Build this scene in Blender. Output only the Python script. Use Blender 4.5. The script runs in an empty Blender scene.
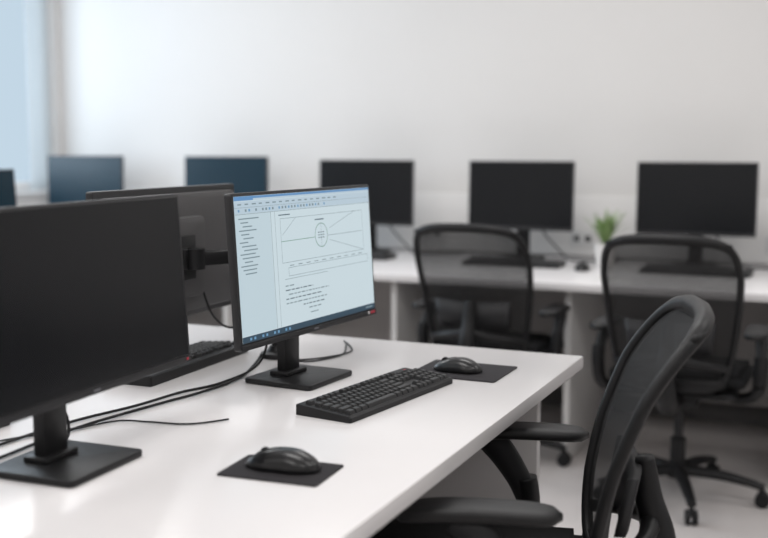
import bpy, math, random
from mathutils import Vector, Matrix
random.seed(7)
C = bpy.context.scene.collection
DESK = 0.75

# ------------------------------------------------------------ materials
def mat(name, col, rough=0.5, metal=0.0, spec=0.5, emis=None, estr=1.0, noise=0.0, nscale=30, bump=0.0, bscale=200):
    m = bpy.data.materials.new(name); m.use_nodes = True
    nt = m.node_tree; b = nt.nodes['Principled BSDF']
    b.inputs['Base Color'].default_value = (*col, 1)
    b.inputs['Roughness'].default_value = rough
    b.inputs['Metallic'].default_value = metal
    b.inputs['Specular IOR Level'].default_value = spec
    if emis:
        b.inputs['Emission Color'].default_value = (*emis, 1)
        b.inputs['Emission Strength'].default_value = estr
    tc = nt.nodes.new('ShaderNodeTexCoord')
    if noise > 0:
        n = nt.nodes.new('ShaderNodeTexNoise'); n.inputs['Scale'].default_value = nscale
        n.inputs['Detail'].default_value = 4
        nt.links.new(tc.outputs['Object'], n.inputs['Vector'])
        mx = nt.nodes.new('ShaderNodeMixRGB')
        mx.inputs[1].default_value = (*[c*(1-noise) for c in col], 1)
        mx.inputs[2].default_value = (*[min(1, c*(1+noise)) for c in col], 1)
        nt.links.new(n.outputs['Fac'], mx.inputs[0]); nt.links.new(mx.outputs[0], b.inputs['Base Color'])
    if bump > 0:
        n2 = nt.nodes.new('ShaderNodeTexNoise'); n2.inputs['Scale'].default_value = bscale
        nt.links.new(tc.outputs['Object'], n2.inputs['Vector'])
        bp = nt.nodes.new('ShaderNodeBump'); bp.inputs['Strength'].default_value = bump
        bp.inputs['Distance'].default_value = 0.002
        nt.links.new(n2.outputs['Fac'], bp.inputs['Height']); nt.links.new(bp.outputs[0], b.inputs['Normal'])
    return m

def mesh_mat(name, dens, freq=1050.0):
    m = bpy.data.materials.new(name); m.use_nodes = True
    nt = m.node_tree; b = nt.nodes['Principled BSDF']; out = nt.nodes['Material Output']
    b.inputs['Base Color'].default_value = (0.017, 0.017, 0.018, 1)
    b.inputs['Roughness'].default_value = 0.7
    b.inputs['Specular IOR Level'].default_value = 0.3
    tc = nt.nodes.new('ShaderNodeTexCoord'); sp = nt.nodes.new('ShaderNodeSeparateXYZ')
    nt.links.new(tc.outputs['Object'], sp.inputs[0])
    def sn(sock, f):
        a = nt.nodes.new('ShaderNodeMath'); a.operation = 'MULTIPLY'; a.inputs[1].default_value = f
        s = nt.nodes.new('ShaderNodeMath'); s.operation = 'SINE'
        nt.links.new(sock, a.inputs[0]); nt.links.new(a.outputs[0], s.inputs[0]); return s.outputs[0]
    p = nt.nodes.new('ShaderNodeMath'); p.operation = 'MULTIPLY'
    nt.links.new(sn(sp.outputs[0], freq), p.inputs[0]); nt.links.new(sn(sp.outputs[2], freq), p.inputs[1])
    q = nt.nodes.new('ShaderNodeMath'); q.operation = 'MULTIPLY_ADD'
    q.inputs[1].default_value = 0.6; q.inputs[2].default_value = dens; q.use_clamp = True
    nt.links.new(p.outputs[0], q.inputs[0])
    bp = nt.nodes.new('ShaderNodeBump'); bp.inputs['Strength'].default_value = 0.6; bp.inputs['Distance'].default_value = 0.001
    nt.links.new(p.outputs[0], bp.inputs['Height']); nt.links.new(bp.outputs[0], b.inputs['Normal'])
    tr = nt.nodes.new('ShaderNodeBsdfTransparent'); mx = nt.nodes.new('ShaderNodeMixShader')
    nt.links.new(q.outputs[0], mx.inputs[0]); nt.links.new(tr.outputs[0], mx.inputs[1]); nt.links.new(b.outputs[0], mx.inputs[2])
    nt.links.new(mx.outputs[0], out.inputs['Surface'])
    return m

def translucent_mat(name, col):
    m = bpy.data.materials.new(name); m.use_nodes = True
    nt = m.node_tree; b = nt.nodes['Principled BSDF']; out = nt.nodes['Material Output']
    b.inputs['Base Color'].default_value = (*col, 1); b.inputs['Roughness'].default_value = 0.8
    t = nt.nodes.new('ShaderNodeBsdfTranslucent'); t.inputs[0].default_value = (*col, 1)
    mx = nt.nodes.new('ShaderNodeMixShader'); mx.inputs[0].default_value = 0.6
    nt.links.new(b.outputs[0], mx.inputs[1]); nt.links.new(t.outputs[0], mx.inputs[2]); nt.links.new(mx.outputs[0], out.inputs['Surface'])
    return m

M = {}
M['wall'] = mat('wall_paint', (0.70, 0.685, 0.672), 0.85, noise=0.015, nscale=3, bump=0.05, bscale=120)
M['wallpanel'] = mat('lower_wall_paint', (0.72, 0.71, 0.70), 0.7, noise=0.01)
M['ceil'] = mat('ceiling_paint', (0.8, 0.79, 0.78), 0.9, noise=0.01)
M['floor'] = mat('floor_vinyl', (0.62, 0.585, 0.575), 0.38, noise=0.05, nscale=14, bump=0.03)
M['base'] = mat('baseboard_grey', (0.16, 0.155, 0.155), 0.6, noise=0.02)
M['desk'] = mat('desk_laminate', (0.775, 0.755, 0.76), 0.2, noise=0.01, nscale=8)
M['deskedge'] = mat('desk_panel', (0.42, 0.41, 0.41), 0.5, noise=0.02)
M['deskleg'] = mat('desk_leg_white', (0.7, 0.69, 0.68), 0.45, noise=0.01)
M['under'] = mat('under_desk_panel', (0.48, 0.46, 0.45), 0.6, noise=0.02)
M['plastic'] = mat('black_plastic', (0.010, 0.010, 0.011), 0.42, spec=0.3, bump=0.1, bscale=500)
M['plastic2'] = mat('dark_grey_plastic', (0.022, 0.022, 0.024), 0.5, spec=0.3, bump=0.1, bscale=500)
M['bezel'] = mat('monitor_bezel', (0.022, 0.022, 0.024), 0.4, spec=0.4, noise=0.05)
M['back'] = mat('monitor_back', (0.085, 0.083, 0.085), 0.45, spec=0.4, noise=0.04)
M['screen'] = mat('screen_off', (0.007, 0.0078, 0.0095), 0.24, spec=0.32, noise=0.05)
M['screen_refl'] = mat('screen_off_window_refl', (0.007, 0.026, 0.042), 0.25, spec=0.32, noise=0.05)  # blue window reflection painted into the base colour
M['key'] = mat('keycap', (0.020, 0.020, 0.021), 0.5, spec=0.45, bump=0.1)
M['kbody'] = mat('keyboard_body', (0.010, 0.010, 0.011), 0.45, spec=0.3, bump=0.1)
M['pad'] = mat('mouse_pad_cloth', (0.034, 0.032, 0.035), 0.9, spec=0.2, bump=0.3, bscale=900)
M['mouse'] = mat('mouse_plastic', (0.010, 0.010, 0.011), 0.28, spec=0.5, noise=0.05)
M['fabric'] = mat('seat_fabric', (0.014, 0.014, 0.015), 0.9, spec=0.2, bump=0.4, bscale=700)
M['armpad'] = mat('arm_pad', (0.014, 0.014, 0.015), 0.45, spec=0.35, bump=0.15)
M['cable'] = mat('cable_rubber', (0.012, 0.012, 0.013), 0.5, spec=0.3, noise=0.03)
M['red'] = mat('red_label', (0.40, 0.03, 0.05), 0.5, noise=0.03)
M['silver'] = mat('silver_logo', (0.2, 0.2, 0.22), 0.4, metal=0.5, noise=0.03)
M['pot'] = mat('pot_ceramic', (0.75, 0.73, 0.71), 0.4, noise=0.01)
M['soil'] = mat('soil', (0.05, 0.03, 0.02), 0.95, noise=0.3)
M['leaf'] = mat('leaf_green', (0.20, 0.30, 0.11), 0.5, noise=0.3, nscale=20)
M['frame'] = mat('window_frame_white', (0.8, 0.8, 0.8), 0.4, noise=0.01)
M['outlet'] = mat('outlet_plastic', (0.6, 0.6, 0.6), 0.4, noise=0.01)
M['mesh'] = mesh_mat('chair_mesh', 0.88)
M['jamb_glow'] = translucent_mat('jamb_glow_strip', (0.86, 0.90, 0.92))  # translucent strip added so the window jamb looks bright

def emat(name, col, s=1.0):
    return mat(name, (0.01, 0.01, 0.01), 0.3, emis=col, estr=s, spec=0.3)
M['s_page'] = emat('ui_page', (0.60, 0.71, 0.76), 0.93)
M['s_side'] = emat('ui_sidebar', (0.54, 0.66, 0.72), 0.92)
M['s_tool'] = emat('ui_toolbar', (0.50, 0.62, 0.71), 0.90)
M['s_title'] = emat('ui_title', (0.12, 0.29, 0.55), 0.9)
M['s_task'] = emat('ui_taskbar', (0.04, 0.08, 0.12), 0.8)
M['s_line'] = emat('ui_line', (0.21, 0.29, 0.33), 0.85)
M['s_dark'] = emat('ui_text', (0.11, 0.17, 0.21), 0.8)
M['s_green'] = emat('ui_green', (0.16, 0.34, 0.26), 0.8)
M['s_icon'] = emat('ui_icon', (0.18, 0.38, 0.60), 0.8)

# ------------------------------------------------------------ helpers
def empty(name, loc=(0, 0, 0), yaw=0.0):
    e = bpy.data.objects.new(name, None); C.objects.link(e)
    e.location = loc; e.rotation_euler = (0, 0, math.radians(yaw)); e.empty_display_size = 0.1
    return e

def mk(name, verts, faces, material, parent=None, smooth=False):
    me = bpy.data.meshes.new(name); me.from_pydata([tuple(v) for v in verts], [], faces)
    me.update()
    import bmesh
    bm = bmesh.new(); bm.from_mesh(me); bmesh.ops.recalc_face_normals(bm, faces=bm.faces); bm.to_mesh(me); bm.free()
    me.materials.append(material)
    if smooth:
        for p in me.polygons: p.use_smooth = True
    o = bpy.data.objects.new(name, me); C.objects.link(o)
    if parent: o.parent = parent
    return o

def box(name, c, s, material, parent=None, bev=0.0, seg=2, rot=None, taper=1.0):
    import bmesh
    bm = bmesh.new(); bmesh.ops.create_cube(bm, size=1.0)
    for v in bm.verts:
        t = taper if v.co.z > 0 else 1.0
        v.co = Vector((v.co.x*s[0]*t, v.co.y*s[1]*t, v.co.z*s[2]))
    if bev > 0:
        bmesh.ops.bevel(bm, geom=bm.edges[:], offset=bev, segments=seg, profile=0.5, affect='EDGES')
    mtx = Matrix.Translation(Vector(c))
    if rot is not None: mtx = mtx @ rot
    bmesh.ops.transform(bm, matrix=mtx, verts=bm.verts)
    me = bpy.data.meshes.new(name); bm.to_mesh(me); bm.free()
    me.materials.append(material)
    if bev > 0:
        for p in me.polygons: p.use_smooth = True
        try: me.set_sharp_from_angle(angle=math.radians(40))
        except Exception: pass
    o = bpy.data.objects.new(name, me); C.objects.link(o)
    if parent: o.parent = parent
    return o

def rplate(name, c, sx, sy, sz, rad, material, parent=None, bev=0.002, rot=None):
    """rounded-corner slab"""
    import bmesh
    bm = bmesh.new(); vs = []
    for (qx, qy, a0) in ((1, 1, 0), (-1, 1, 90), (-1, -1, 180), (1, -1, 270)):
        for k in range(7):
            a = math.radians(a0 + 15*k)
            vs.append(bm.verts.new((qx*(sx/2-rad)+rad*math.cos(a), qy*(sy/2-rad)+rad*math.sin(a), -sz/2)))
    f = bm.faces.new(vs)
    r = bmesh.ops.extrude_face_region(bm, geom=[f])
    for v in [g for g in r['geom'] if isinstance(g, bmesh.types.BMVert)]: v.co.z = sz/2
    bmesh.ops.recalc_face_normals(bm, faces=bm.faces)
    if bev > 0:
        ed = [e for e in bm.edges if abs(e.verts[0].co.z-e.verts[1].co.z) < 1e-6]
        bmesh.ops.bevel(bm, geom=ed, offset=bev, segments=2, profile=0.5, affect='EDGES')
    mtx = Matrix.Translation(Vector(c))
    if rot is not None: mtx = mtx @ rot
    bmesh.ops.transform(bm, matrix=mtx, verts=bm.verts)
    me = bpy.data.meshes.new(name); bm.to_mesh(me); bm.free(); me.materials.append(material)
    for p in me.polygons: p.use_smooth = True
    try: me.set_sharp_from_angle(angle=math.radians(35))
    except Exception: pass
    o = bpy.data.objects.new(name, me); C.objects.link(o)
    if parent: o.parent = parent
    return o

def catmull(pts, n=8, closed=False):
    P = [Vector(p) for p in pts]; out = []; L = len(P)
    rng = range(L) if closed else range(L-1)
    for i in rng:
        if closed: p0, p1, p2, p3 = P[(i-1) % L], P[i], P[(i+1) % L], P[(i+2) % L]
        else: p0, p1, p2, p3 = P[max(i-1, 0)], P[i], P[i+1], P[min(i+2, L-1)]
        for k in range(n):
            t = k/n
            out.append(0.5*((2*p1)+(-p0+p2)*t+(2*p0-5*p1+4*p2-p3)*t*t+(-p0+3*p1-3*p2+p3)*t**3))
    if not closed: out.append(P[-1])
    return out

def tube(name, pts, rad, material, parent=None, sides=10, closed=False, smooth_n=8, ref=(0, 0, 1), ratio=1.0):
    P = catmull(pts, smooth_n, closed) if smooth_n else [Vector(p) for p in pts]
    n = len(P)
    if callable(rad): R = [rad(i/(n-1)) for i in range(n)]
    elif isinstance(rad, (list, tuple)):
        R = []
        for i in range(n):
            f = i/(n-1)*(len(rad)-1); a = int(min(f, len(rad)-2)); R.append(rad[a]+(rad[a+1]-rad[a])*(f-a))
    else: R = [rad]*n
    verts = []; faces = []
    for i in range(n):
        if closed: t = P[(i+1) % n]-P[(i-1) % n]
        else: t = P[min(i+1, n-1)]-P[max(i-1, 0)]
        t.normalize(); rf = Vector(ref)
        if abs(t.dot(rf)) > 0.97: rf = Vector((1, 0, 0)) if abs(t.x) < 0.9 else Vector((0, 1, 0))
        a = t.cross(rf).normalized(); b = t.cross(a).normalized()
        for k in range(sides):
            an = 2*math.pi*k/sides
            verts.append(P[i]+a*(R[i]*math.cos(an))+b*(R[i]*ratio*math.sin(an)))
    m = n if closed else n-1
    for i in range(m):
        for k in range(sides):
            j = (i+1) % n
            faces.append((i*sides+k, i*sides+(k+1) % sides, j*sides+(k+1) % sides, j*sides+k))
    if not closed:
        faces.append(tuple(range(sides))[::-1]); faces.append(tuple(range((n-1)*sides, n*sides)))
    return mk(name, verts, faces, material, parent, True)

def lathe(name, prof, c, material, parent=None, seg=24, axis='z'):
    verts = []; faces = []
    for (r, z) in prof:
        for k in range(seg):
            a = 2*math.pi*k/seg
            if axis == 'z': verts.append((c[0]+r*math.cos(a), c[1]+r*math.sin(a), c[2]+z))
            elif axis == 'x': verts.append((c[0]+z, c[1]+r*math.cos(a), c[2]+r*math.sin(a)))
            else: verts.append((c[0]+r*math.cos(a), c[1]+z, c[2]+r*math.sin(a)))
    for i in range(len(prof)-1):
        for k in range(seg):
            faces.append((i*seg+k, i*seg+(k+1) % seg, (i+1)*seg+(k+1) % seg, (i+1)*seg+k))
    faces.append(tuple(range(seg))[::-1]); faces.append(tuple(range((len(prof)-1)*seg, len(prof)*seg)))
    o = mk(name, verts, faces, material, parent, True)
    try: o.data.set_sharp_from_angle(angle=math.radians(35))
    except Exception: pass
    return o

# ------------------------------------------------------------ room
XL, XR, YB, YF, ZC = -4.4, 2.4, 5.12, -2.2, 2.85
T = 0.15
box('floor', ((XL+XR)/2, (YB+YF)/2, -0.05), (XR-XL+0.3, YB-YF+0.3, 0.1), M['floor'])
box('ceiling', ((XL+XR)/2, (YB+YF)/2, ZC+0.05), (XR-XL+0.3, YB-YF+0.3, 0.1), M['ceil'])
box('wall_back', ((XL+XR)/2, YB+T/2, ZC/2), (XR-XL+2*T, T, ZC), M['wall'])
box('wall_front', ((XL+XR)/2, YF-T/2, ZC/2), (XR-XL+2*T, T, ZC), M['wall'])
box('wall_right', (XR+T/2, (YB+YF)/2, ZC/2), (T, YB-YF, ZC), M['wall'])
wl = empty('wall_left')
wins = [(0.6, 2.5), (3.0, 5.07)]  # nearer opening is out of view, added for the monitors to reflect
SZ, HZ = 1.0, 2.62
box('wall_below_sill', (XL-T/2, (YB+YF)/2, SZ/2), (T, YB-YF, SZ), M['wall'], wl)
box('wall_over_head', (XL-T/2, (YB+YF)/2, (HZ+ZC)/2), (T, YB-YF, ZC-HZ), M['wall'], wl)
ys = [YF] + [y for w in wins for y in w] + [YB]
for i in range(0, len(ys), 2):
    box('wall_pier_%d' % i, (XL-T/2, (ys[i]+ys[i+1])/2, (SZ+HZ)/2), (T, ys[i+1]-ys[i], HZ-SZ), M['wall'], wl)
for i, (a, b) in enumerate(wins):
    w = empty('window_%d' % (i+1))
    xx = XL-0.10
    box('sill', (XL-0.05, (a+b)/2, SZ+0.012), (0.16, b-a-0.002, 0.022), M['frame'], w, 0.004)
    box('head_rail', (xx, (a+b)/2, HZ-0.03), (0.05, b-a-0.002, 0.058), M['frame'], w, 0.004)
    box('bottom_rail', (xx, (a+b)/2, SZ+0.05), (0.05, b-a-0.002, 0.05), M['frame'], w, 0.004)
    for yy in (a+0.03, b-0.03):
        box('jamb', (xx, yy, (SZ+HZ)/2), (0.05, 0.056, HZ-SZ-0.06), M['frame'], w, 0.004)
    box('mullion', (xx, (a+b)/2-0.15, (SZ+HZ)/2), (0.045, 0.05, HZ-SZ-0.08), M['frame'], w, 0.004)
    vs, fs = [], []; n = 40; y0, y1 = b-0.19, b-0.004
    for k in range(n+1):
        yy = y0+(y1-y0)*k/n; xo = XL-0.045+0.008*math.sin(k*1.25)
        vs += [(xo, yy, SZ+0.026), (xo, yy, HZ-0.004)]
    for k in range(n): fs.append((2*k, 2*k+1, 2*k+3, 2*k+2))
    mk('jamb_glow_strip', vs, fs, M['jamb_glow'], w, True)  # added strip, passes daylight to brighten the jamb edge
box('baseboard_back', ((XL+XR)/2, YB-0.008, 0.05), (XR-XL, 0.014, 0.1), M['base'])
box('baseboard_left', (XL+0.008, (YB+YF)/2, 0.05), (0.014, YB-YF-0.04, 0.1), M['base'])
box('baseboard_right', (XR-0.008, (YB+YF)/2, 0.05), (0.014, YB-YF-0.04, 0.1), M['base'])
box('trim_1', ((XL+XR)/2, YB-0.0125, 0.90), (XR-XL-0.02, 0.024, 0.29), M['wallpanel'], None, 0.002)

# ------------------------------------------------------------ desks
def slab(name, x0, x1, y0, y1, z1, t, material, parent, bev=0.003):
    return box(name, ((x0+x1)/2, (y0+y1)/2, z1-t/2), (x1-x0, y1-y0, t), material, parent, bev)

d = empty('office_desk')
slab('desktop', -2.30, -0.633, 0.2, 2.68, DESK, 0.032, M['desk'], d)
for i, y in enumerate((0.28, 1.44, 2.60)):
    slab('end_panel_%d' % i, -2.2, -0.725 if i != 1 else -1.1, y-0.015, y+0.015, DESK-0.032, DESK-0.034, M['deskedge'], d)
slab('modesty_panel', -1.475, -1.455, 0.3, 2.58, DESK-0.032, 0.45, M['deskedge'], d)

d = empty('office_desk')
slab('desktop', -4.36, 2.3, 4.09, 5.09, DESK, 0.032, M['desk'], d)
for i, x in enumerate((-4.3, -3.5, -2.66, -1.81, -1.05, -0.22, 0.6, 1.4, 2.2)):
    slab('leg_panel_%d' % i, x-0.013, x+0.013, 4.16, 4.98, DESK-0.032, DESK-0.034, M['deskleg'], d)
slab('modesty_panel', -4.3, 2.25, 4.985, 5.005, DESK-0.032, 0.6, M['under'], d)

d = empty('office_desk')
slab('desktop', -4.36, -3.05, 1.2, 3.6, DESK, 0.032, M['desk'], d)
for i, y in enumerate((1.28, 3.5)):
    slab('end_panel_%d' % i, -4.2, -3.12, y-0.015, y+0.015, DESK-0.032, DESK-0.034, M['deskleg'], d)

# ------------------------------------------------------------ monitor
def ui(par, w, h, y):
    """drawing application on the screen, thin quads stacked in front of the panel"""
    groups = {}
    lay = {'s_page': 0.0003, 's_side': 0.0005, 's_tool': 0.0005, 's_title': 0.0007, 's_task': 0.0007,
           's_line': 0.0009, 's_dark': 0.0009, 's_green': 0.0009, 's_icon': 0.0010}
    def q(x0, y0, x1, y1, m):
        groups.setdefault(m, []).append([(x0, y0), (x1, y0), (x1, y1), (x0, y1)])
    def ln(x0, y0, x1, y1, t=0.003, m='s_line'):
        ar = w/h; dx, dy = (x1-x0)*ar, (y1-y0); L = math.hypot(dx, dy); nx, ny = -dy/L*t/2, dx/L*t/2
        groups.setdefault(m, []).append([(x0+nx/ar, y0+ny), (x1+nx/ar, y1+ny), (x1-nx/ar, y1-ny), (x0-nx/ar, y0-ny)])
    q(0, 0, 1, 1, 's_page'); q(0, 0.125, 0.225, 0.953, 's_side')
    q(0, 0, 1, 0.032, 's_tool'); q(0, 0.001, 0.12, 0.03, 's_title'); q(0.12, 0.002, 1, 0.018, 's_title')
    q(0, 0.036, 1, 0.12, 's_tool'); q(0, 0.957, 1, 1, 's_task')
    ln(0, 0.078, 1, 0.078, 0.002); ln(0, 0.123, 1, 0.123, 0.003)
    for i in range(16):
        x = 0.02+i*0.045
        q(x, 0.052, x+0.02+0.01*random.random(), 0.061, 's_line')
    for i in range(34):
        x = 0.02+i*0.022
        if random.random() < 0.75 and x < 0.62: q(x, 0.09, x+0.011, 0.107, 's_line' if i % 3 else 's_icon')
    for i in range(15):
        yy = 0.15+i*0.027
        q(0.02+0.012*(i % 3), yy, 0.07+random.random()*0.08, yy+0.008, 's_line')
    ln(0.228, 0.125, 0.228, 0.955, 0.004); ln(0.255, 0.125, 0.255, 0.955, 0.003)
    for a in ((0.29, 0.18, 0.93, 0.18), (0.93, 0.18, 0.93, 0.50), (0.93, 0.50, 0.29, 0.50), (0.29, 0.50, 0.29, 0.18)): ln(*a)
    ln(0.65, 0.38, 0.93, 0.50); ln(0.65, 0.29, 0.86, 0.18); ln(0.30, 0.30, 0.40, 0.18)
    cx, cy, r = 0.585, 0.335, 0.09
    N = 28
    for k in range(N):
        a, b = 2*math.pi*k/N, 2*math.pi*(k+1)/N
        ln(cx+r*math.cos(a)*h/w, cy+r*math.sin(a), cx+r*math.cos(b)*h/w, cy+r*math.sin(b), 0.006, 's_green' if k % 4 else 's_line')
    ln(0.29, 0.345, cx-0.05, 0.345, 0.0045, 's_green'); ln(cx+0.05, 0.345, 0.92, 0.345, 0.0035)
    for k in range(3):
        for j in range(3): q(cx-0.024+j*0.017, 0.31+k*0.02, cx-0.012+j*0.017, 0.317+k*0.02, 's_dark')
    ln(cx, 0.25, cx, 0.42, 0.003)
    q(0.54, 0.21, 0.61, 0.219, 's_dark'); q(0.28, 0.15, 0.36, 0.158, 's_dark')
    for a in ((0.33, 0.54, 0.96, 0.54), (0.33, 0.60, 0.96, 0.60), (0.33, 0.54, 0.33, 0.60), (0.96, 0.54, 0.96, 0.60), (0.3, 0.62, 0.62, 0.62)): ln(*a)
    for i in range(10): q(0.34+i*0.06, 0.522, 0.37+i*0.06, 0.528, 's_line')
    for i, (x0, x1) in enumerate([(0.3, 0.36), (0.30, 0.50), (0.32, 0.62), (0.3, 0.56), (0.30, 0.60), (0.42, 0.58), (0.46, 0.56)]):
        yy = 0.665+i*0.032
        x = x0
        while x < x1:
            wd = 0.010+random.random()*0.025
            q(x, yy, min(x+wd, x1), yy+0.008, 's_dark' if i % 2 else 's_line'); x += wd+0.008
    q(0.47, 0.895, 0.53, 0.902, 's_line')
    for i in range(12): q(0.02+i*0.026, 0.97, 0.032+i*0.026, 0.988, 's_icon' if i % 3 else 's_side')
    q(0.92, 0.973, 0.98, 0.985, 's_line')
    for mname, quads in groups.items():
        vs, fs = [], []
        for k, qd in enumerate(quads):
            for (fx, fy) in qd: vs.append(((fx-0.5)*w, y-lay[mname]-k*1e-7, (0.5-fy)*h))
            fs.append((k*4, k*4+1, k*4+2, k*4+3))
        mk('screen_'+mname, vs, fs, M[mname], par)

def panel(par, w, h, cz, yf, tilt, screen='screen', with_ui=False, stickers=True, chin=0.016, px=0.0):
    """panel group; screen faces local -Y"""
    p = bpy.data.objects.new('panel', None); C.objects.link(p); p.parent = par
    p.location = (px, yf, cz); p.rotation_euler = (math.radians(-tilt), 0, 0); p.empty_display_size = 0.05
    rx = Matrix.Rotation(math.radians(90), 4, 'X')
    rplate('bezel', (0, 0.009, 0), w, h, 0.018, 0.006, M['bezel'], p, 0.002, rx)
    rplate('rear_shell', (0, 0.0235, 0), w-0.03, h-0.03, 0.014, 0.02, M['back'], p, 0.005, rx)
    rplate('rear_hub', (-px, 0.037, -0.01), 0.22, 0.20, 0.018, 0.02, M['back'], p, 0.004, rx)
    sb = 0.007
    sw, sh = w-2*sb, h-sb-chin
    z0 = (chin-sb)/2
    mk('screen', [(-sw/2, -0.0003, z0-sh/2), (sw/2, -0.0003, z0-sh/2), (sw/2, -0.0003, z0+sh/2), (-sw/2, -0.0003, z0+sh/2)], [(0, 1, 2, 3)], M[screen], p)
    if with_ui:
        g = bpy.data.objects.new('display_image', None); C.objects.link(g); g.parent = p; g.location = (0, -0.0003, z0); g.empty_display_size = 0.05
        ui(g, sw, sh, 0)
    box('chin_lip', (0, -0.001, -h/2+0.0065), (w-0.004, 0.004, 0.012), M['bezel'], p, 0.0012)
    if stickers:
        box('logo', (0, -0.0033, -h/2+0.007), (0.018, 0.0006, 0.004), M['silver'], p)
        if with_ui:
            box('label_red', (w/2-0.022, -0.0033, -h/2+0.008), (0.022, 0.0006, 0.007), M['red'], p)
            box('label_white', (w/2-0.042, -0.0034, -h/2+0.008), (0.008, 0.0006, 0.006), M['outlet'], p)
        else:
            box('label_red', (w/2-0.016, -0.0033, -h/2+0.008), (0.007, 0.0006, 0.005), M['red'], p)
    return p

def monitor(name, x, y, yaw, w=0.58, h=0.326, bot=0.118, tilt=3.5, screen='screen', with_ui=False, stickers=True, base=(0.19, 0.175), yf=-0.035, px=0.0):
    e = empty(name, (x, y, DESK+0.0005), yaw)
    cz = bot+h/2
    panel(e, w, h, cz, yf, tilt, screen, with_ui, stickers, px=px)
    rplate('base', (0, 0, 0.006), base[0], base[1], 0.012, 0.012, M['plastic'], e, 0.003)
    box('neck_foot', (0, 0.03, 0.016), (0.085, 0.05, 0.012), M['plastic'], e, 0.004)
    box('neck', (0, 0.03, (cz+0.02)/2+0.008), (0.062, 0.024, cz+0.012), M['plastic'], e, 0.004)
    box('neck_cap', (0, 0.018, cz), (0.075, 0.026, 0.075), M['plastic2'], e, 0.005)
    return e

monitor('computer_monitor', -1.208, 1.385, 92.5, w=0.60, px=0.028, bot=0.121, base=(0.20, 0.18))
monitor('computer_monitor', -1.170, 2.140, 86.0, w=0.58, with_ui=True, bot=0.116, base=(0.195, 0.18))
for i, (x, sc, yw) in enumerate([(-0.665, 'screen', 2), (-1.468, 'screen', -1), (-2.275, 'screen', 1), (-3.10, 'screen_refl', 0), (-4.04, 'screen_refl', 2), (0.2, 'screen', 0)]):
    monitor('computer_monitor', x, 4.90, yw, w=0.515, h=0.325, bot=0.14 if i < 3 else 0.155, tilt=2, screen=sc, stickers=False)
monitor('computer_monitor', -3.16, 3.06, 90, screen='screen_refl', stickers=False)

# monitor on arm (rear side visible)
e = empty('computer_monitor_on_arm', (-1.345, 2.35, DESK+0.0005), -90)
p = panel(e, 0.58, 0.326, 0.275, -0.205, 1.0)
p.location.x = 0.195
lathe('clamp_base', [(0.045, 0), (0.045, 0.012), (0.03, 0.016), (0.022, 0.03)], (0, 0, 0), M['plastic'], e)
lathe('pole', [(0.017, 0.01), (0.017, 0.33), (0.014, 0.335)], (0, 0, 0), M['plastic'], e)
lathe('pole_collar', [(0.028, 0.235), (0.028, 0.295)], (0, 0, 0), M['plastic2'], e)
box('arm_bar', (0.09, -0.062, 0.265), (0.032, 0.22, 0.036), M['plastic'], e, 0.006, rot=Matrix.Rotation(math.radians(55.4), 4, 'Z'))
lathe('arm_joint', [(0.023, 0.240), (0.023, 0.290)], (0.18, -0.124, 0), M['plastic'], e)
box('arm_head', (0.19, -0.142, 0.265), (0.05, 0.022, 0.05), M['plastic'], e, 0.004)
box('vesa_plate', (0.195, -0.154, 0.265), (0.11, 0.008, 0.11), M['plastic'], e, 0.003)
tube('hanging_cable', [(0.09, -0.165, 0.17), (0.085, -0.14, 0.11), (0.07, -0.10, 0.08), (0.035, -0.05, 0.10), (0.012, -0.018, 0.16)], 0.003, M['cable'], e, 8)

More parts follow.
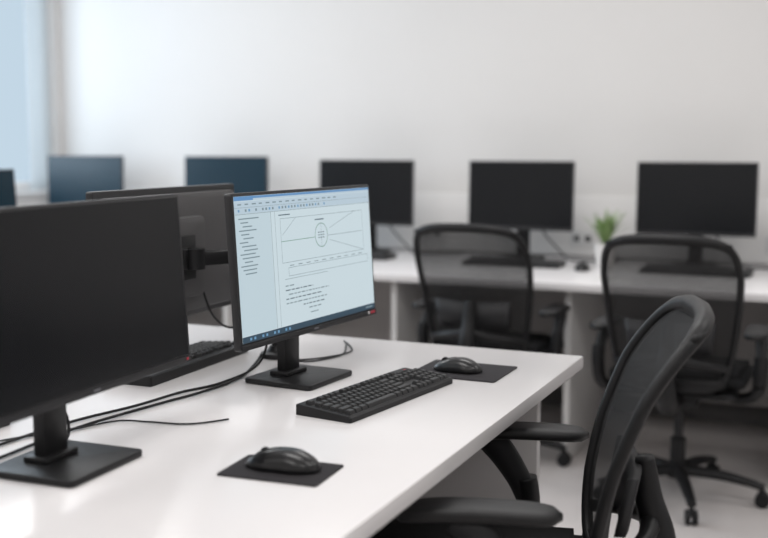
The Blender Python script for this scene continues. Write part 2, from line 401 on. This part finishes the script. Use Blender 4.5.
# ------------------------------------------------------------ keyboard
def keyboard(x, y, yaw, w=0.445, dpt=0.148, z=DESK, sc=1.0):
    e = empty('computer_keyboard', (x, y, z+0.0005), yaw)
    e.scale = (sc, sc, sc)
    hw, hd = w/2, dpt/2
    pr = [(-hd, 0.0), (-hd, 0.010), (-hd+0.006, 0.014), (hd-0.008, 0.024), (hd, 0.022), (hd, 0.0)]
    vs = []; fs = []
    xs = [-hw, -hw+0.004, hw-0.004, hw]
    for i, xx in enumerate(xs):
        for (a, b) in pr:
            s = 0.97 if i in (0, 3) else 1.0
            vs.append((xx, a*s, b*s))
    n = len(pr)
    for i in range(3):
        for k in range(n): fs.append((i*n+k, i*n+(k+1) % n, (i+1)*n+(k+1) % n, (i+1)*n+k))
    fs.append(tuple(range(n))); fs.append(tuple(range(3*n, 4*n)))
    mk('body', vs, fs, M['kbody'], e)
    kv, kf = [], []
    slope = (0.024-0.014)/(2*hd-0.014)
    def key(kx, ky, kw, kd):
        b = len(kv); zt = 0.014+(ky+hd-0.006)*slope
        for (zz, ins) in ((zt-0.001, 0.0008), (zt+0.0070, 0.0030), (zt+0.0080, 0.0042)):
            for (sx, sy) in ((-1, -1), (1, -1), (1, 1), (-1, 1)):
                kv.append((kx+sx*(kw/2-ins), ky+sy*(kd/2-ins)+(zz-zt)*0.1, zz+sy*(kd/2-ins)*slope))
        for l in range(2):
            for k in range(4):
                kf.append((b+l*4+k, b+l*4+(k+1) % 4, b+(l+1)*4+(k+1) % 4, b+(l+1)*4+k))
        kf.append((b+8, b+9, b+10, b+11))
    u = 0.0190; g = 0.0178; x0 = -hw+0.010
    m0 = (dpt-0.1375)/2+0.0135
    rows = [-hd+m0+i*u for i in range(5)]
    def row(ry, widths, start=0.0):
        cx = x0+start*u
        for kw in widths:
            if kw > 0: key(cx+kw*u/2, ry, kw*u-(u-g), g)
            cx += abs(kw)*u
    row(rows[0], [1.25, 1.25, 1.25, 6.25, 1.25, 1.25, 1.25, 1.25])
    row(rows[1], [2.25]+[1]*10+[2.75])
    row(rows[2], [1.75]+[1]*11+[2.25])
    row(rows[3], [1.5]+[1]*12+[1.5])
    row(rows[4], [1]*13+[2])
    fr = rows[4]+u*1.25
    row(fr, [1, -1, 1, 1, 1, 1, -.5, 1, 1, 1, 1, -.5, 1, 1, 1, 1])
    row(rows[0], [1, 1, 1], 15.25); row(rows[1], [-1, 1, -1], 15.25)
    for r in (3, 4): row(rows[r], [1, 1, 1], 15.25)
    row(fr, [1, 1, 1], 15.25)
    row(rows[0], [2, 1, 1], 18.5)
    for r in (1, 2, 3, 4): row(rows[r], [1, 1, 1, 1], 18.5)
    mk('keycaps', kv, kf, M['key'], e)
    box('indicator_strip', (hw-0.045, fr, 0.0245), (0.05, 0.006, 0.001), M['plastic2'], e)
    box('red_mark', (hw-0.03, fr+0.004, 0.0252), (0.010, 0.003, 0.001), M['red'], e)
    return e
keyboard(-0.924, 2.045, 82, dpt=0.142, sc=0.945)
keyboard(-1.515, 2.15, -88)
keyboard(-1.56, 1.33, -90)
for x in (-0.62, -1.42, -2.25, -3.08): keyboard(x, 4.62, random.uniform(-3, 3))

# ------------------------------------------------------------ mouse + pad
def mouse(x, y, yaw, z, L=0.128, W=0.068, H=0.035):
    e = empty('computer_mouse', (x, y, z+0.0005), yaw)  # front (buttons) at +Y local
    nr, na = 12, 40; vs = []; fs = []
    def outline(a):
        c, s = math.cos(a), math.sin(a)
        px = W/2*math.copysign(abs(c)**0.8, c); py = L/2*math.copysign(abs(s)**0.85, s)
        px *= 1-0.10*math.cos(py/(L/2)*math.pi)**2*(0.6)
        return px, py
    def top(px, py, r):
        prof = 0.62+0.38*math.cos((py/(L/2)+0.22)*1.25)
        return 0.004+(H-0.004)*prof*(1-r**2.6)**0.6
    vs.append((0, 0, top(0, 0, 0)))
    for i in range(1, nr+1):
        r = (i/nr)**0.8
        for k in range(na):
            px, py = outline(2*math.pi*k/na); vs.append((px*r, py*r, top(px*r, py*r, r)))
    for k in range(na): px, py = outline(2*math.pi*k/na); vs.append((px*0.94, py*0.96, 0.0))
    for k in range(na): fs.append((0, 1+k, 1+(k+1) % na))
    for i in range(nr):
        for k in range(na):
            a = 1+i*na; b = 1+(i+1)*na
            fs.append((a+k, a+(k+1) % na, b+(k+1) % na, b+k))
    fs.append(tuple(range(1+nr*na, 1+(nr+1)*na)))
    mk('shell', vs, fs, M['mouse'], e, True)
    tube('button_seam', [(0, yy, top(0, yy, abs(yy)/(L/2))+0.0002) for yy in (0.004, 0.015, 0.026, 0.037, 0.048)], 0.0008, M['plastic2'], e, 6)
    lathe('scroll_wheel', [(0.009, -0.0035), (0.010, -0.002), (0.010, 0.002), (0.009, 0.0035)], (0, 0.032, top(0, 0.032, 0.5)-0.005), M['plastic2'], e, 16, 'x')
    return e
def pad(x, y, yaw, sx, sy):
    e = empty('mouse_pad', (x, y, DESK+0.0003), yaw)
    rplate('cloth', (0, 0, 0.0015), sx, sy, 0.003, 0.006, M['pad'], e, 0.0006)
PT = DESK+0.0034
pad(-0.861, 1.508, 4, 0.180, 0.120); mouse(-0.860, 1.514, 94, PT, L=0.134)
pad(-0.851, 2.376, 0, 0.215, 0.185); mouse(-0.860, 2.360, 88, PT, L=0.122, H=0.033)
for x in (-0.28, -1.09): mouse(x, 4.56, 5, DESK)

# ------------------------------------------------------------ cables on the desk
zc = DESK+0.0042
def cable(pts, r=0.0035):
    return tube('power_cable', pts, r, M['cable'], None, 8, smooth_n=10)
cable([(-1.40, 2.36, zc), (-1.34, 2.22, zc), (-1.294, 2.07, zc), (-1.295, 1.917, zc), (-1.315, 1.80, zc), (-1.345, 1.571, zc), (-1.335, 1.36, zc), (-1.33, 1.1, zc)], 0.0031)
cable([(-1.225, 2.15, 0.93), (-1.262, 2.17, 0.86), (-1.285, 2.15, 0.775), (-1.305, 2.02, zc), (-1.335, 1.90, zc), (-1.350, 1.76, zc), (-1.385, 1.60, zc), (-1.40, 1.36, zc), (-1.43, 1.12, zc)], 0.0030)
cable([(-1.117, 1.752, zc-0.001), (-1.150, 1.705, zc-0.001), (-1.183, 1.682, zc-0.001), (-1.25, 1.67, zc-0.001), (-1.31, 1.65, zc-0.001), (-1.35, 1.55, zc), (-1.41, 1.45, zc), (-1.45, 1.3, zc)], 0.0019)
cable([(-1.28, 2.60, zc), (-1.20, 2.48, zc), (-1.223, 2.373, zc), (-1.285, 2.30, zc)], 0.0023)
cable([(-1.262, 2.19, 0.92), (-1.29, 2.24, 0.84), (-1.28, 2.28, 0.77), (-1.24, 2.31, zc), (-1.2, 2.42, zc), (-1.25, 2.55, zc)], 0.0023)
cable([(-1.262, 1.40, 0.94), (-1.30, 1.45, 0.88), (-1.30, 1.50, 0.79), (-1.29, 1.46, zc), (-1.295, 1.30, zc), (-1.29, 1.1, zc)], 0.0027)
for x in (-1.42, -0.62, -2.22):
    cable([(x, 4.935, 0.95), (x+0.06, 4.97, 0.85), (x+0.14, 4.99, zc+0.01), (x+0.20, 4.9, zc), (x+0.32, 4.93, zc), (x+0.40, 5.05, zc)], 0.004)

# ------------------------------------------------------------ chair
def chair(x, y, yaw, arm_h=0.66, slide=(0.0, 0.0)):
    e = empty('mesh_office_chair', (x, y, 0), yaw)      # faces +Y local
    S = [(-0.240, 0.46), (-0.250, 0.60), (-0.277, 0.73), (-0.330, 0.87), (-0.405, 0.985)]
    path = catmull([(0, a, b) for a, b in S], 12)
    def prof(s):
        f = s*(len(path)-1); i = min(int(f), len(path)-2)
        return path[i].lerp(path[i+1], f-i)
    def hw(s): return 0.184+0.044*math.sin(min(1, s*1.15)*math.pi/2)-0.010*max(0, s-0.7)/0.3
    def surf(a, b, off=0.0):       # a,b in -1..1
        s = (b+1)/2; p = prof(max(0, min(1, s)))
        return Vector((a*hw(s), p.y+0.036*a*a-off, p.z-0.014*a*a*max(0, b)))
    def se(th, ex=5.0):
        c, s = math.cos(th), math.sin(th)
        return math.copysign(abs(c)**(2/ex), c), math.copysign(abs(s)**(2/ex), s)
    na, nr = 64, 12; vs = [surf(0, 0)]; fs = []
    for i in range(1, nr+1):
        for k in range(na):
            a, b = se(2*math.pi*k/na); vs.append(surf(a*i/nr, b*i/nr))
    for k in range(na): fs.append((0, 1+k, 1+(k+1) % na))
    for i in range(nr-1):
        for k in range(na):
            a = 1+i*na; b = 1+(i+1)*na; fs.append((a+k, a+(k+1) % na, b+(k+1) % na, b+k))
    mk('back_mesh', vs, fs, M['mesh'], e, True)
    pts = [surf(*se(2*math.pi*k/na)) for k in range(na)]
    def fr(f):
        b = math.sin(2*math.pi*f)
        return 0.0120+0.006*max(0, b)**3+0.003*max(0, -b)**3
    tube('back_frame', pts, fr, M['plastic'], e, 10, True, 2, ref=(0, 1, 0.2))
    def band(nm, b0, b1, o0, o1, aw, sag=0.0, material='plastic'):
        vv, ff = [], []; n = 20
        for off in (o0, o1):
            for bb in (b0, b1):
                for k in range(n+1):
                    a = -aw+2*aw*k/n; vv.append(surf(a, bb+sag*abs(a), off))
        m = n+1
        for k in range(n):
            for (p, q) in ((0, 1), (3, 2), (1, 3), (2, 0)):
                ff.append((p*m+k, p*m+k+1, q*m+k+1, q*m+k))
        ff.append((0, m, 3*m, 2*m)); ff.append((n, m+n, 3*m+n, 2*m+n))
        mk(nm, vv, ff, M[material], e, True)
    band('top_band', 0.90, 0.985, -0.006, 0.012, 0.93)
    band('bottom_band', -0.97, -0.84, -0.006, 0.012, 0.96)
    band('lumbar_support', -0.58, -0.16, 0.016, 0.036, 0.70, 0.06, 'plastic2')
    tube('back_spine', [(0, -0.06, 0.40), (0, -0.22, 0.392), (0, -0.315, 0.44), (0, -0.340, 0.53), (0, -0.320, 0.62), (0, -0.310, 0.70)], [0.034, 0.036, 0.038, 0.034, 0.026, 0.018], M['plastic'], e, 12, ratio=1.0, ref=(0, 1, 0))
    for sx in (-1, 1):
        tube('spine_branch', [(0, -0.325, 0.58), (sx*0.07, -0.31, 0.565), (sx*0.14, -0.270, 0.55), (sx*0.188, -0.222, 0.535)], [0.02, 0.017, 0.014, 0.013], M['plastic'], e, 10)
    import bmesh
    bm = bmesh.new(); bmesh.ops.create_cube(bm, size=1.0)
    for v in bm.verts: v.co = Vector((v.co.x*(0.50 if v.co.y > 0 else 0.46), v.co.y*0.46+0.025, v.co.z*0.07+0.465))
    bmesh.ops.bevel(bm, geom=[ed for ed in bm.edges if abs(ed.verts[0].co.z-ed.verts[1].co.z) > 0.01], offset=0.07, segments=5, affect='EDGES')
    bmesh.ops.bevel(bm, geom=[ed for ed in bm.edges if abs(ed.verts[0].co.z-ed.verts[1].co.z) < 0.001], offset=0.022, segments=4, affect='EDGES')
    for v in bm.verts:
        if v.co.y > 0.18: v.co.z -= (v.co.y-0.18)**2*2.2
    me = bpy.data.meshes.new('seat'); bm.to_mesh(me); bm.free(); me.materials.append(M['fabric'])
    for pl in me.polygons: pl.use_smooth = True
    o = bpy.data.objects.new('seat', me); C.objects.link(o); o.parent = e
    rplate('seat_pan', (0, 0.02, 0.423), 0.42, 0.40, 0.022, 0.05, M['plastic'], e, 0.006)
    box('tilt_mechanism', (0, -0.01, 0.385), (0.15, 0.22, 0.055), M['plastic'], e, 0.012)
    tube('tilt_lever', [(0.07, 0.03, 0.385), (0.16, 0.03, 0.38), (0.24, 0.03, 0.375)], 0.006, M['plastic'], e, 8)
    for si, sx in enumerate((-1, 1)):
        tube('arm_bracket', [(sx*0.12, -0.02, 0.405), (sx*0.22, -0.045, 0.40), (sx*0.272, -0.075, 0.43), (sx*0.282, -0.088, 0.50), (sx*0.282, -0.08, 0.56)], [0.02, 0.02, 0.022, 0.024, 0.024], M['plastic'], e, 12)
        tube('arm_post', [(sx*0.282, -0.088, 0.50), (sx*0.281, -0.062, 0.56), (sx*0.276, -0.012, arm_h-0.05), (sx*0.270, 0.03, arm_h-0.026)], [0.016, 0.018, 0.022, 0.018], M['plastic2'], e, 12, ratio=1.5, ref=(0, 1, 0))
        L0, L1, Wd = -0.190+slide[si], 0.100+slide[si], 0.082
        n = 18; ring = 16; vv, ff = [], []
        for i in range(n+1):
            f = i/n; yy = L0+(L1-L0)*f
            en = (1-abs(2*f-1)**6)**0.5*0.97+0.03
            cz = arm_h-0.014-0.012*(2*f-1)**2*(1.0 if f > 0.5 else 0.3)
            for k in range(ring):
                a = 2*math.pi*k/ring; c, s = math.cos(a), math.sin(a)
                vv.append((sx*0.265+Wd/2*en*math.copysign(abs(c)**0.5, c), yy, cz+0.014*(0.4+0.6*en)*math.copysign(abs(s)**0.6, s)))
        for i in range(n):
            for k in range(ring): ff.append((i*ring+k, i*ring+(k+1) % ring, (i+1)*ring+(k+1) % ring, (i+1)*ring+k))
        ff.append(tuple(range(ring))); ff.append(tuple(range(n*ring, (n+1)*ring)))
        mk('arm_pad', vv, ff, M['armpad'], e, True)
    lathe('gas_lift_cover', [(0.028, 0.10), (0.028, 0.22), (0.024, 0.225)], (0, 0, 0), M['plastic'], e)
    lathe('gas_lift', [(0.016, 0.2), (0.016, 0.37)], (0, 0, 0), M['plastic2'], e)
    lathe('base_hub', [(0.035, 0.075), (0.045, 0.085), (0.045, 0.12), (0.034, 0.13)], (0, 0, 0), M['plastic'], e)
    for i in range(5):
        a = math.radians(72*i-0); cx, sy = math.cos(a), math.sin(a)
        tube('base_leg_%d' % i, [(cx*0.02, sy*0.02, 0.105), (cx*0.15, sy*0.15, 0.100), (cx*0.25, sy*0.25, 0.085), (cx*0.305, sy*0.305, 0.072)], [0.027, 0.023, 0.019, 0.016], M['plastic'], e, 10, ratio=0.8)
        px, py = cx*0.30, sy*0.30
        lathe('caster_stem_%d' % i, [(0.008, 0.04), (0.008, 0.075)], (px, py, 0), M['plastic2'], e, 10)
        for off in (-0.013, 0.013):
            tx, ty = -sy, cx
            w = lathe('caster_wheel_%d' % i, [(0.020, -0.008), (0.0265, -0.006), (0.0265, 0.006), (0.020, 0.008)], (0, 0, 0), M['plastic'], e, 18, 'x')
            w.location = (px+tx*off, py+ty*off, 0.0267); w.rotation_euler = (0, 0, math.atan2(ty, tx))
        box('caster_hood_%d' % i, (px, py, 0.045), (0.012, 0.03, 0.03), M['plastic2'], e, 0.004, rot=Matrix.Rotation(math.atan2(cx, -sy), 4, 'Z'))
    return e

chair(-0.652, 1.93, 105, 0.683, slide=(0.035, -0.025))
chair(-1.345, 4.13, 0, 0.66)
chair(-0.570, 3.93, 0, 0.66)

# ------------------------------------------------------------ plant
e = empty('potted_plant', (-1.040, 4.78, DESK+0.0005), 0)
lathe('pot', [(0.036, 0), (0.038, 0.004), (0.050, 0.095), (0.051, 0.10), (0.046, 0.10), (0.045, 0.088)], (0, 0, 0), M['pot'], e)
lathe('soil', [(0.0445, 0.080), (0.0445, 0.089)], (0, 0, 0), M['soil'], e)
vv, ff = [], []
for i in range(46):
    a = i*2.4; lean = 0.02+0.075*((i % 9)/8); H = 0.11+0.08*random.random(); w0 = 0.012
    dx, dy = math.cos(a), math.sin(a); b = len(vv); n = 7
    for k in range(n+1):
        f = k/n; rr = 0.008+lean*f**1.6; z = 0.085+H*f-0.03*f*f*lean/0.1
        wd = w0*(1-f**2.2)*(0.6+0.8*f)+0.0006
        vv.append((dx*rr-dy*wd, dy*rr+dx*wd, z)); vv.append((dx*rr, dy*rr, z-0.002)); vv.append((dx*rr+dy*wd, dy*rr-dx*wd, z))
    for k in range(n):
        q = b+k*3; ff.append((q, q+1, q+4, q+3)); ff.append((q+1, q+2, q+5, q+4))
mk('leaves', vv, ff, M['leaf'], e, True)

for x in (-1.22, -0.32, -2.0):
    e = empty('power_socket', (x, YB-0.0255, 0.84))
    box('plate', (0, -0.004, 0), (0.12, 0.008, 0.075), M['outlet'], e, 0.002)
    for sx in (-0.028, 0.028): box('socket_hole', (sx, -0.0085, 0), (0.026, 0.002, 0.026), M['plastic2'], e)

# ------------------------------------------------------------ lights
def area(name, loc, sx, sy, power, col, rot=(0, 0, 0)):
    l = bpy.data.lights.new(name, 'AREA'); l.shape = 'RECTANGLE'; l.size = sx; l.size_y = sy; l.energy = power; l.color = col
    o = bpy.data.objects.new(name, l); C.objects.link(o); o.location = loc; o.rotation_euler = rot; return o
for i, x in enumerate((-3.0, -1.0, 1.0)):
    for j, y in enumerate((-0.6, 1.6, 3.7)):
        area('ceiling_light', (x, y, ZC-0.06), 1.2, 0.6, (17.5, 17.5, 14)[i], (1.0, 0.98, 0.96))
        f = empty('ceiling_light_housing', (x, y, ZC-0.0255))
        box('housing', (0, 0, 0), (1.26, 0.66, 0.05), M['frame'], f, 0.005)
w = bpy.data.worlds.new('daylight'); bpy.context.scene.world = w; w.use_nodes = True
bg = w.node_tree.nodes['Background']; bg.inputs[0].default_value = (0.55, 0.68, 0.79, 1); bg.inputs[1].default_value = 1.0
area('window_daylight', (XL-0.45, 3.7, 1.85), 1.4, 1.5, 42, (0.75, 0.88, 1.0), (0, math.radians(-90), 0))

# ------------------------------------------------------------ camera
cd = bpy.data.cameras.new('camera'); co = bpy.data.objects.new('camera', cd); C.objects.link(co)
co.location = (0, 0, 1.29); co.rotation_euler = (math.radians(90-6.63), 0, math.radians(24.05))
cd.lens = 50; cd.sensor_width = 36; cd.clip_start = 0.05
cd.dof.use_dof = True; cd.dof.focus_distance = 2.25; cd.dof.aperture_fstop = 2.0
bpy.context.scene.camera = co
bpy.context.scene.view_settings.view_transform = 'Standard'
